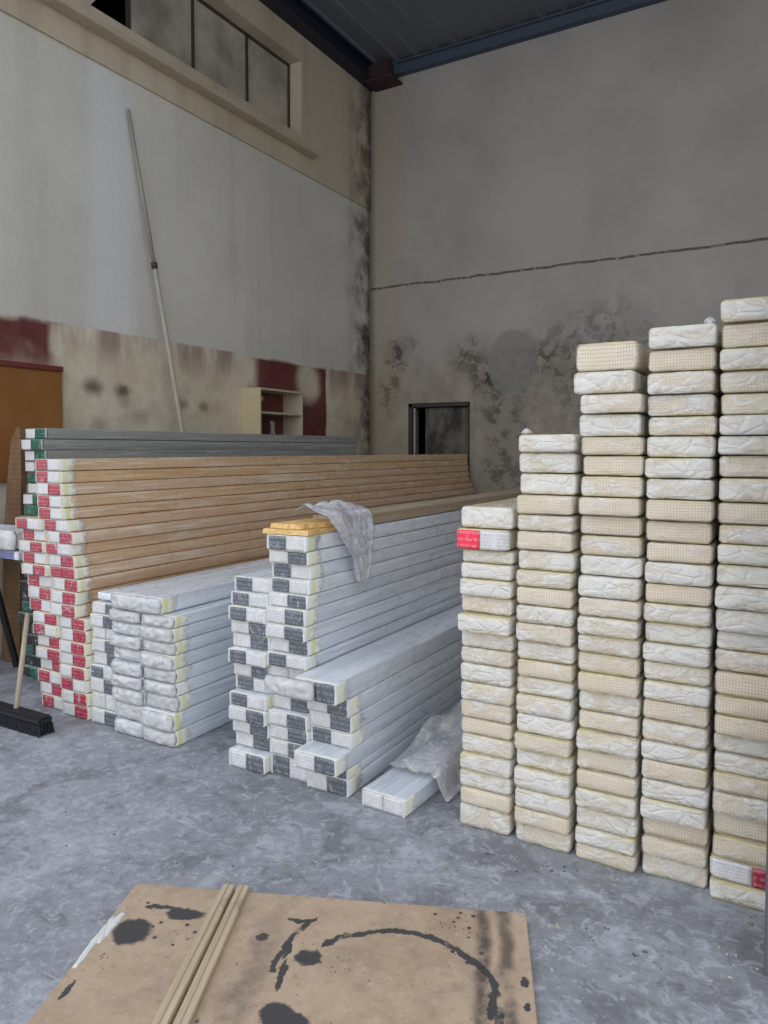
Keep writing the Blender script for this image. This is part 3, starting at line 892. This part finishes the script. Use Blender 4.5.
def tuft_mesh(seed):
    bm = bmesh.new(); n = 14
    vs = []
    for a in range(9):
        row = []
        for t in range(n):
            th = 2 * math.pi * t / n; s = a / 8
            r = .016 * math.sin(math.pi * (.12 + .8 * s)) * (1 + .6 * mnoise.noise(Vector((math.cos(th) * 2, math.sin(th) * 2, s * 4 + seed))))
            row.append(bm.verts.new((r * 1.2 * math.cos(th), r * math.sin(th), .028 * s)))
        vs.append(row)
    for a, b in zip(vs, vs[1:]):
        for k in range(n): bm.faces.new((a[k], a[(k + 1) % n], b[(k + 1) % n], b[k]))
    bm.faces.new(vs[0]); bm.faces.new(vs[-1][::-1])
    return mesh_of(bm, 'film_tuft', True)
for c, (px, ys) in enumerate(cols):
    zz = rows_to_z(px, ys, YC)
    n = len(ys) - 1
    for i in range(n):
        seed = random.randint(0, 9)
        h = zz[i] - zz[i + 1] - .0009
        sx = 0.0
        if c == 2 and i < 4: sx = (-.022, -.022, .0, -.008)[i]
        if c == 0 and i == 1: sx = -.012
        o = empty('wrapped_pack', (cxs[c] + sx + random.uniform(-.0028, .0028), YC + random.uniform(-.02, .02), zz[i + 1] + .0008), 0)
        o.scale = (random.uniform(.98, 1.0), 1, h / HB); o.rotation_euler.y = R(random.uniform(-.1, .1))
        flat = .8 if (c, i) in ((0, 0),) else 1
        bmx = cached(('cb', seed), lambda: pack_mesh('panels', WC - .006, HB - .0035, LC, .014, seed, .003, 0, .012, .014, zroll=.35))
        fmx = cached(('cf', seed), lambda: pack_mesh('film_wrap', WC - .001, HB - .0002, LC, .014, seed + 20, .0022, 0, .014, .018, zroll=.2))
        e = link('panels', put_mat(bmx, M['lath']), None, o); e.location = (0, .004, .002)
        e['label'] = 'cream board ends with a fine square grid'
        f = link('film_wrap', put_mat(fmx, M['wrap']), None, o); f['label'] = 'clear crinkled film'
        look = ('crinkled', 'smooth-fronted', 'pillow-ended', 'puckered')[seed % 4]
        lab = 'cream wrapped pack, %s in the %s' % (place_word(i, n), cn[c])
        if (c, i) in ((0, 1), (4, 26)):
            fcs = ('signal_red', 'white') if c == 0 else ('white', 'red')
            for side, mk in zip((-1, 1), fcs):
                lm = cached(('lbc', side, c), lambda: half_label('end_label', WC, HB - .002, side, y=-.005, split=-.008 if c == 0 else .02))
                g_ = link('end_label', put_mat(lm, M['label_' + mk]), None, o); g_['label'] = ('white' if mk == 'white' else 'red') + ' half of the printed end label'
            lab = ('red and white labelled cream pack, second from top in the shortest cream column' if c == 0 else
                   'white and red labelled cream pack low in the tallest cream column by the gate post')
        if (c, i) == (1, 0) or (c, i) == (3, 0):
            t = link('film_tuft', put_mat(cached(('tf', c), lambda: tuft_mesh(c)), M['film_end']), None, o)
            t.location = (-WC / 2 + .02 if c == 1 else WC / 2 - .03, .05, HB - .004)
            if c == 1: lab = 'cream wrapped pack with a film tuft, topmost in the second shortest cream column'
        tag(o, lab, 'wrapped pack', 'cream film-wrapped packs')

# ------------------------------------------------------------------ things along the wall
M['pole'] = plain('weathered_pole', (176, 170, 156), .6, .3, .2, 6)
pt = onX(128, 109, XL + .045); pq = onX(182, 430, XL + .20)
dirv = (pq - pt); pb = pt + dirv * (pt.z / (pt.z - pq.z))
pm = pt + dirv * .47
po = empty('pole', pb, 0, 'long thin pale pole leaning against the wall below the high window', 'pole')
bm = bmesh.new(); add_tube(bm, [pt - pb, pm - pb + dirv * .01], [.015, .017]); link('upper_tube', mesh_of(bm, 't', True), plain('pole_grey', (150, 146, 136), .6, .3, .2, 6), po)
bm = bmesh.new(); add_tube(bm, [pm - pb, (0, 0, .005)], [.020, .022]); link('lower_tube', mesh_of(bm, 't', True), M['pole'], po)
bm = bmesh.new(); add_tube(bm, [pm - pb - dirv * .008, pm - pb + dirv * .012], [.027, .027]); link('clamp', mesh_of(bm, 't', True), M['frame'], po)

# brown hardboard sheet fixed to the wall
q1 = onX(62, 372, XL + .03); q0 = onX(2, 482, XL + .03)
hb = empty('hardboard_sheet', (XL + .002, q1.y - .7, q0.z), 0, 'brown hardboard sheet fixed on the wall under the maroon paint', 'board')
g = G('brown_hardboard'); n = g.noise(2, 5, .6); n2 = g.noise(30, 3, .6)
c = g.mix(g.ramp(n, .3, .7), lin((138, 92, 48)), lin((158, 108, 60))); M['hardboard'] = g.done(g.bsdf(c, .6, .3, g.bump(n2, .2, .004)))
link('board', box_mesh((0, -.7, 0), (.03, .7, q1.z - q0.z), .003), M['hardboard'], hb)
M['maroon'] = plain('maroon_trim', (112, 56, 52), .7, .3, .2, 10)
link('top_batten', box_mesh((0, -.7, q1.z - q0.z), (.05, .7, q1.z - q0.z + .04), .004), M['maroon'], hb)['label'] = 'maroon painted batten'

# open wall cabinet
c0 = onX(240, 388, XL); CYa = c0.y; CXf = onY(260, 400, CYa).x; CYb = onX(303, 400, CXf).y
CZt = 2.14; CZb = 1.42
cab = empty('wall_cabinet', (XL, CYa, CZb), 0, 'open cream wall cabinet with one shelf on the maroon patch', 'cabinet')
M['cream'] = plain('cream_paint', (198, 184, 152), .65, .3, .1, 8)
M['cream2'] = plain('worn_cream_paint', (190, 180, 158), .65, .3, .2, 10)
dx = CXf - XL; dy = CYb - CYa; dz = CZt - CZb; t = .022
link('side_panel', box_mesh((.002, 0, 0), (dx, t, dz), .002), M['cream'], cab)
link('side_panel', box_mesh((.002, dy - t, 0), (dx, dy, dz), .002), M['cream2'], cab)
link('top_panel', box_mesh((.002, t, dz - t), (dx, dy - t, dz), .002), M['cream2'], cab)
link('bottom_panel', box_mesh((.002, t, 0), (dx, dy - t, t), .002), M['cream2'], cab)
link('shelf', box_mesh((.002, t, onY(260, 411, CYa).z - CZb - t), (dx - .01, dy - t, onY(260, 411, CYa).z - CZb), .002), M['cream2'], cab)
for k, (yy, tilt, lab) in enumerate(((.10, 12, 'pale slat leaning in the wall cabinet, the one nearer its cream side panel'), (.17, 20, 'second pale slat leaning in the wall cabinet, more tilted'))):
    mt = Matrix.Rotation(R(-tilt if k == 0 else tilt * .7), 4, 'X')
    o = link('slat', box_mesh((-.012, 0, 0), (.012, .035, .36), .002, mt), M['strip'], None, (XL + .12 + .05 * k, CYa + yy + .20 - .0 * k, CZb + t + .012))
    tag(o, lab, 'slat', 'slats in the wall cabinet')
bm = bmesh.new(); bmesh.ops.create_uvsphere(bm, u_segments=12, v_segments=8, radius=.032)
sh = CZb + dz - t
o = empty('lamp_bulb', (XL + .14, CYa + .16, sh - .08), 0, 'small white bulb hanging under the top of the wall cabinet', 'bulb')
link('glass', mesh_of(bm, 'bulb', True), M['strip'], o); bm = bmesh.new(); add_tube(bm, [(0, 0, .025), (0, 0, .08)], [.014, .014]); link('socket', mesh_of(bm, 's', True), M['frame'], o)

# ------------------------------------------------------------------ bench end, leaning planks and broom at the near side
M['bench'] = plain('dark_bench', (38, 36, 36), .7, .3, .2, 8)
bt = onY(10, 556, 2.86).z
bn = empty('trestle', (-4.86, 2.9, 0), 0, 'dark wooden trestle beside the wall carrying two white packs', 'trestle')
link('beam', box_mesh((-.17, -.045, bt - .09), (.17, .045, bt - .002), .004), M['bench'], bn)
for sx in (-.12, .12):
    for sy in (-1, 1):
        bm = bmesh.new(); add_tube(bm, [(sx, sy * .03, bt - .05), (sx, sy * .22, .0)], .024, 6); link('leg', mesh_of(bm, 'leg'), M['bench'], bn)
xe = onY(21, 540, 2.78).x
pa = board_pack('panel_pack', (xe - .42, 2.76, bt), .055, .84, .24, M['white_film'], 'flat white pack with bluish end lying on the dark trestle', 'panel pack', None, ['white', 'blue'], tape=False)
pa2 = board_pack('panel_pack', (xe - .425, 2.755, bt + .057), .135, .83, .24, M['white_film'], 'thick rounded white pack on top of the flat pack on the trestle', 'panel pack', None, None, tape=False, bulge=2, crumple=.012)

def mat_brownboard():
    g = G('brown_fibre_board'); x, y, z = g.xyz()
    n = g.noise(4, 5, .6); f = g.m('FRACT', g.mul(z, 1 / .035)); f2 = g.m('FRACT', g.mul(x, 1 / .03))
    c = g.mix(g.ramp(n, .3, .7), lin((112, 88, 66)), lin((140, 112, 86)))
    c = g.mix(g.mul(g.ramp(f, .3, .1), .35), c, lin((82, 62, 46))); c = g.mix(g.mul(g.ramp(f2, .3, .1), .25), c, lin((82, 62, 46)))
    return g.done(g.bsdf(c, .8, .2))
M['brownboard'] = mat_brownboard()
# bowed woven brown sheet, standing against the grey stack
bm = bmesh.new()
YP = 3.16
ptsA = [onY(px, py, YP) for px, py in ((17, 427), (11, 440), (8, 470), (4, 525))]
ptsA.append(Vector((ptsA[-1].x - .03, YP, .55))); ptsA.append(Vector((ptsA[-1].x - .03, YP, .0)))
prev = None
for k, p in enumerate(ptsA):
    xr_ = onY(21 if k == 0 else 22, 430, YP).x - .02 - .02 * max(0, k - 2)
    q = [bm.verts.new((p.x, YP, p.z)), bm.verts.new((xr_, YP, p.z)), bm.verts.new((xr_, YP + .04, p.z)), bm.verts.new((p.x, YP + .04, p.z))]
    if prev:
        for e in range(4): bm.faces.new((prev[e], prev[(e + 1) % 4], q[(e + 1) % 4], q[e]))
    else: bm.faces.new(q)
    prev = q
bm.faces.new(prev[::-1])
o = link('fibre_plank', mesh_of(bm, 'plank'), M['brownboard'])
tag(o, 'bowed brown woven-looking plank standing upright beside the grey stack', 'plank')

M['broomwood'] = plain('pale_broom_stick', (168, 156, 138), .6, .3, .15, 12)
M['broomhead'] = plain('black_broom_head', (30, 31, 36), .6, .4, .2, 30)
M['bristle'] = plain('dark_bristles', (44, 46, 52), .8, .2, .4, 140, .6)
hA = onZ(52, 728, .03); 
hy = hA.y - .03
hB_ = Vector((hA.x - .46, hy, 0))
br = empty('broom', ((hA.x + hB_.x) / 2, hy, 0), 0, 'push broom with black head standing on the floor in front of the red-labelled stack', 'broom')
link('head', box_mesh((-.23, -.04, .055), (.23, .04, .10), .012), M['broomhead'], br)
bm = bmesh.new()
for i in range(28):
    for j in range(5):
        x = -.222 + .444 * i / 27; y = -.034 + .068 * j / 4
        add_tube(bm, [(x, y, .06), (x + random.uniform(-.006, .006), y * 1.25, .001)], [.006, .005], 5)
link('bristles', mesh_of(bm, 'bristles'), M['bristle'], br)
s0 = onY(16, 711, hy + .0); s1 = onY(25.5, 632, 2.63)
bo = Vector(br.location)
dv = (s1 - s0)
bm = bmesh.new(); add_tube(bm, [s0 - bo - dv * .04, s1 - bo + dv * .25], [.014, .014]); link('handle', mesh_of(bm, 'handle', True), M['broomwood'], br)

# ------------------------------------------------------------------ sheet of board with laths on the ground
P1 = onZ(137, 883, .016); P2 = onZ(526, 913, .016)
ex = (P2 - P1); Ls = ex.length; ang = math.atan2(ex.y, ex.x)
Hs = 1.25
def loc2(px, py):
    p = onZ(px, py, .016) - P1
    return (p.x * math.cos(ang) + p.y * math.sin(ang), -p.x * math.sin(ang) + p.y * math.cos(ang))
def mat_sheet():
    g = G('stained_board'); x, y, z = g.xyz()
    n1 = g.noise(2.2, 5, .6); n2 = g.noise(10, 5, .65); n3 = g.noise(60, 3, .6)
    c = g.mix(g.ramp(n1, .3, .7), lin((166, 144, 122)), lin((188, 166, 142)))
    c = g.mix(g.mul(g.ramp(n2, .5, .75), .3), c, lin((142, 124, 106)))
    n5 = g.noise(28, 6, .75); c = g.mix(g.mul(g.ramp(n5, .5, .7), .35), c, lin((206, 188, 168))); c = g.mix(g.mul(g.ramp(n5, .46, .34), .35), c, lin((128, 110, 96)))
    n6 = g.noise(5, 6, .7, g.shift(12)); c = g.mix(g.mul(g.ramp(n6, .52, .66), .3), c, lin((122, 112, 106)))
    c = g.mix(g.mul(g.ramp(n1, .56, .72), .3), c, lin((150, 118, 108)))
    wx = g.warp(g.warp(x, 9, .06, 1.1), 45, .022, 3.1); wy = g.warp(g.warp(y, 9, .06, 2.7), 45, .022, 4.7)
    ink = None
    def add(m):
        nonlocal ink
        ink = m if ink is None else g.m('MAXIMUM', ink, m)
    def blobp(px, py, r1, r2):
        u, v = loc2(px, py); add(g.blob(wx, wy, u, v, r1, r2, .75, 1.0))
    for a in ((133, 931, .065, .07), (185, 914, .07, .035), (160, 908, .06, .012), (67, 990, .012, .05), (309, 957, .048, .04), (263, 937, .025, .02), (275, 1015, .05, .05), (290, 1022, .05, .04),
              (528, 983, .012, .025), (527, 1008, .012, .02), (492, 1005, .015, .06), (300, 920, .05, .012), (281, 975, .012, .07), (286, 950, .010, .05)):
        blobp(*a)
    # big ring arcs left by a tin
    def arc(p, r, w, mask):
        u, v = loc2(*p); a = g.m('SUBTRACT', wx, u); b = g.m('SUBTRACT', wy, v)
        dd = g.m('SQRT', g.m('ADD', g.mul(a, a), g.mul(b, b)))
        m = g.ramp(g.m('ABSOLUTE', g.m('SUBTRACT', dd, r)), w, w * .5)
        add(g.mul(m, mask(a, b)))
    # centre fitted below the visible arc
    A = loc2(327, 944); B = loc2(385, 931); C = loc2(492, 985)
    def circ(a, b, c):
        d = 2 * (a[0] * (b[1] - c[1]) + b[0] * (c[1] - a[1]) + c[0] * (a[1] - b[1]))
        s = [q[0] ** 2 + q[1] ** 2 for q in (a, b, c)]
        ux = (s[0] * (b[1] - c[1]) + s[1] * (c[1] - a[1]) + s[2] * (a[1] - b[1])) / d
        uy = (s[0] * (c[0] - b[0]) + s[1] * (a[0] - c[0]) + s[2] * (b[0] - a[0])) / d
        return ux, uy, math.hypot(a[0] - ux, a[1] - uy)
    for (a_, b_, c_), w, x0, x1 in (((A, B, C), .014, loc2(322, 944)[0], 9), ((loc2(272, 990), loc2(281, 950), loc2(318, 917)), .012, -9, loc2(318, 917)[0])):
        ux, uy, r = circ(a_, b_, c_)
        a = g.m('SUBTRACT', wx, ux); b = g.m('SUBTRACT', wy, uy)
        dd = g.m('SQRT', g.m('ADD', g.mul(a, a), g.mul(b, b)))
        m = g.ramp(g.m('ABSOLUTE', g.m('SUBTRACT', dd, r)), w, w * .6)
        ok = g.m('MULTIPLY', g.m('GREATER_THAN', x, x0), g.m('LESS_THAN', x, x1))
        ok = g.mul(ok, g.m('GREATER_THAN', y, uy - .05))
        add(g.mul(g.mul(m, ok), g.ramp(g.noise(6, 4, .6, g.shift(9)), .36, .44)))
    sp2 = g.mul(g.ramp(g.voro(60, g.shift(6)), .22, .12), g.ramp(g.noise(5, 4, .6, g.shift(2)), .54, .6)); add(sp2)
    sp = g.mul(g.ramp(g.voro(22, g.shift(4)), .20, .13), g.ramp(g.noise(3, 3, .6, g.shift(7)), .52, .62))
    add(sp)
    c = g.mix(g.mul(ink, .93), c, lin((54, 58, 64)))
    # sooty bands near the far edge side
    for px, k in ((482, .85), (506, .75)):
        u, v = loc2(px, 960)
        b = g.mul(g.ramp(g.m('ABSOLUTE', g.m('SUBTRACT', g.warp(x, 7, .05, 3), u)), .035, .006), g.ramp(g.noise(7, 5, .7, g.vec((1, 1, 1))), .32, .6))
        c = g.mix(g.mul(b, k), c, lin((58, 56, 56)))
    u, v = loc2(225, 990)
    b = g.mul(g.blob(g.warp(x, 5, .1), y, u + .06, v, .07, .5, .2, 1.1), g.ramp(g.noise(5, 5, .7), .4, .65))
    c = g.mix(g.mul(b, .55), c, lin((92, 84, 80)))
    return g.done(g.bsdf(c, .7, .3, g.bump(g.m('ADD', n2, n3), .2, .003)))
M['sheet'] = mat_sheet()
sh_o = empty('board_sheet', (P1.x, P1.y, 0), ang, 'large stained tan board sheet lying flat on the concrete', 'board')
bm = bmesh.new()
add_box(bm, (0, -Hs, .001), (Ls, 0, .016), None, .002)
link('panel', mesh_of(bm, 'sheet'), M['sheet'], sh_o)
M['paint'] = plain('white_paint_smear', (214, 214, 212), .5, .4, .1, 30)
# dried white paint along the outer edge
bm = bmesh.new()
for (px0, py0, px1, py1, wd) in ((108, 915, 72, 968, .011), (124, 912, 101, 940, .012), (103, 928, 99, 943, .012)):
    a = Vector((*loc2(px0, py0), .0168)); b = Vector((*loc2(px1, py1), .0168))
    a.x = max(a.x, .012); b.x = max(b.x, .012)
    N = 12; pts = [a.lerp(b, k / N) + Vector((random.uniform(-.003, .003), 0, 0)) for k in range(N + 1)]
    add_tube(bm, pts, [max(.003, wd * (.5 + .5 * math.sin(math.pi * (k + .6) / (N + 1)) + random.uniform(-.1, .2))) for k in range(N + 1)], 8)
for v in bm.verts: v.co.z = .0155 + max(0, (v.co.z - .0155) * .35)
link('paint_smear', mesh_of(bm, 'smear', True), M['paint'], sh_o)['label'] = 'dried white paint'

def mat_lathw():
    g = G('pale_pine'); n = g.noise(1, 4, .6, g.vec((40, 2, 40))); n2 = g.noise(4, 5, .6)
    c = g.mix(g.ramp(n, .3, .7), lin((178, 160, 134)), lin((200, 184, 158)))
    c = g.mix(g.mul(g.ramp(n2, .6, .7), .5), c, lin((96, 88, 80)))
    return g.done(g.bsdf(c, .7, .3))
M['pine'] = mat_lathw()
def lath(pa, pb_, wd, ht, lab, z0):
    a = onZ(pa[0], pa[1], z0 + ht); b = onZ(pb_[0], pb_[1], z0 + ht)
    d_ = (b - a); L = d_.length + .25
    o = empty('timber_lath', (a.x, a.y, z0), math.atan2(d_.y, d_.x) + R(90), lab, 'lath', 'laths on the stained board')
    bm = bmesh.new(); add_box(bm, (-wd / 2, -L, 0), (wd / 2, 0, ht), None, .002)
    add_box(bm, (-wd * .12, -L + .002, ht - .001), (wd * .02, -.002, ht + .0035), None, .0015)
    link('batten', mesh_of(bm, 'lath'), M['pine'], o)
    return o
# the local direction of y is along the lath, running back from the far end
la = lath((229, 884), (159, 1024), .040, .024, 'pale pine lath on the stained board, the one nearer the white paint', .0165)
lb = lath((243.5, 885), (180, 1024), .040, .016, 'pale pine lath on the stained board, the lower one facing the ring stains', .0165)

# crumbs and shavings
bm = bmesh.new()
for k in range(170):
    if k < 90: px = random.uniform(470, 762); py = random.uniform(860, 985)
    else: px = random.uniform(60, 700); py = random.uniform(770, 880)
    p = onZ(px, py, 0)
    if p.y > 2.6: p.y = random.uniform(2.2, 2.58)
    u = Vector((p.x - P1.x, p.y - P1.y)); lx = u.x * math.cos(ang) + u.y * math.sin(ang); ly = -u.x * math.sin(ang) + u.y * math.cos(ang)
    if -.03 < lx < Ls + .03 and ly < .03: continue
    if p.x < -3.3: continue
    s = random.uniform(.002, .006) * (1.6 if random.random() < .1 else 1)
    mt = Matrix.Translation((p.x, p.y, s * .3)) @ Matrix.Rotation(random.uniform(0, 6), 4, 'Z') @ Matrix.Rotation(random.uniform(-.3, .3), 4, 'X')
    add_box(bm, (-s, -s * .5, -s * .25), (s, s * .5, s * .25), mt)
g = G('pale_crumbs'); n = g.noise(2.5, 2, .5)
M['crumbs'] = g.done(g.bsdf(g.mix(g.ramp(n, .4, .6), lin((196, 186, 164)), lin((104, 98, 90))), .8, .2))
o = link('debris', mesh_of(bm, 'debris'), M['crumbs']); tag(o, 'small crumbs and shavings scattered on the concrete before the stacks', 'debris', None, 'stuff')

# ------------------------------------------------------------------ light: overcast daylight through the open gate and the added bay
wd = bpy.data.worlds.new('sky'); sc.world = wd; wd.use_nodes = True
nt = wd.node_tree; nt.nodes.clear()
out = nt.nodes.new('ShaderNodeOutputWorld'); bg = nt.nodes.new('ShaderNodeBackground')
tc = nt.nodes.new('ShaderNodeTexCoord'); sx = nt.nodes.new('ShaderNodeSeparateXYZ'); nt.links.new(tc.outputs['Generated'], sx.inputs[0])
rp = nt.nodes.new('ShaderNodeValToRGB'); nt.links.new(sx.outputs['Z'], rp.inputs[0])
rp.color_ramp.elements[0].position = 0.0; rp.color_ramp.elements[0].color = (.97, .98, 1.0, 1)
rp.color_ramp.elements[1].position = 0.8; rp.color_ramp.elements[1].color = (.84, .90, 1.0, 1)
nt.links.new(rp.outputs[0], bg.inputs[0]); bg.inputs[1].default_value = 1.0
nt.links.new(bg.outputs[0], out.inputs[0])

vs = sc.view_settings
sc.display_settings.display_device = 'sRGB'
vs.view_transform = 'Standard'; vs.look = 'None'; vs.exposure = 0.75; vs.gamma = 1.0; vs.use_curve_mapping = False
sc.cycles.max_bounces = 8; sc.cycles.diffuse_bounces = 5; sc.cycles.transparent_max_bounces = 12
sc.cycles.use_denoising = True
sc.cycles.sample_clamp_indirect = 6
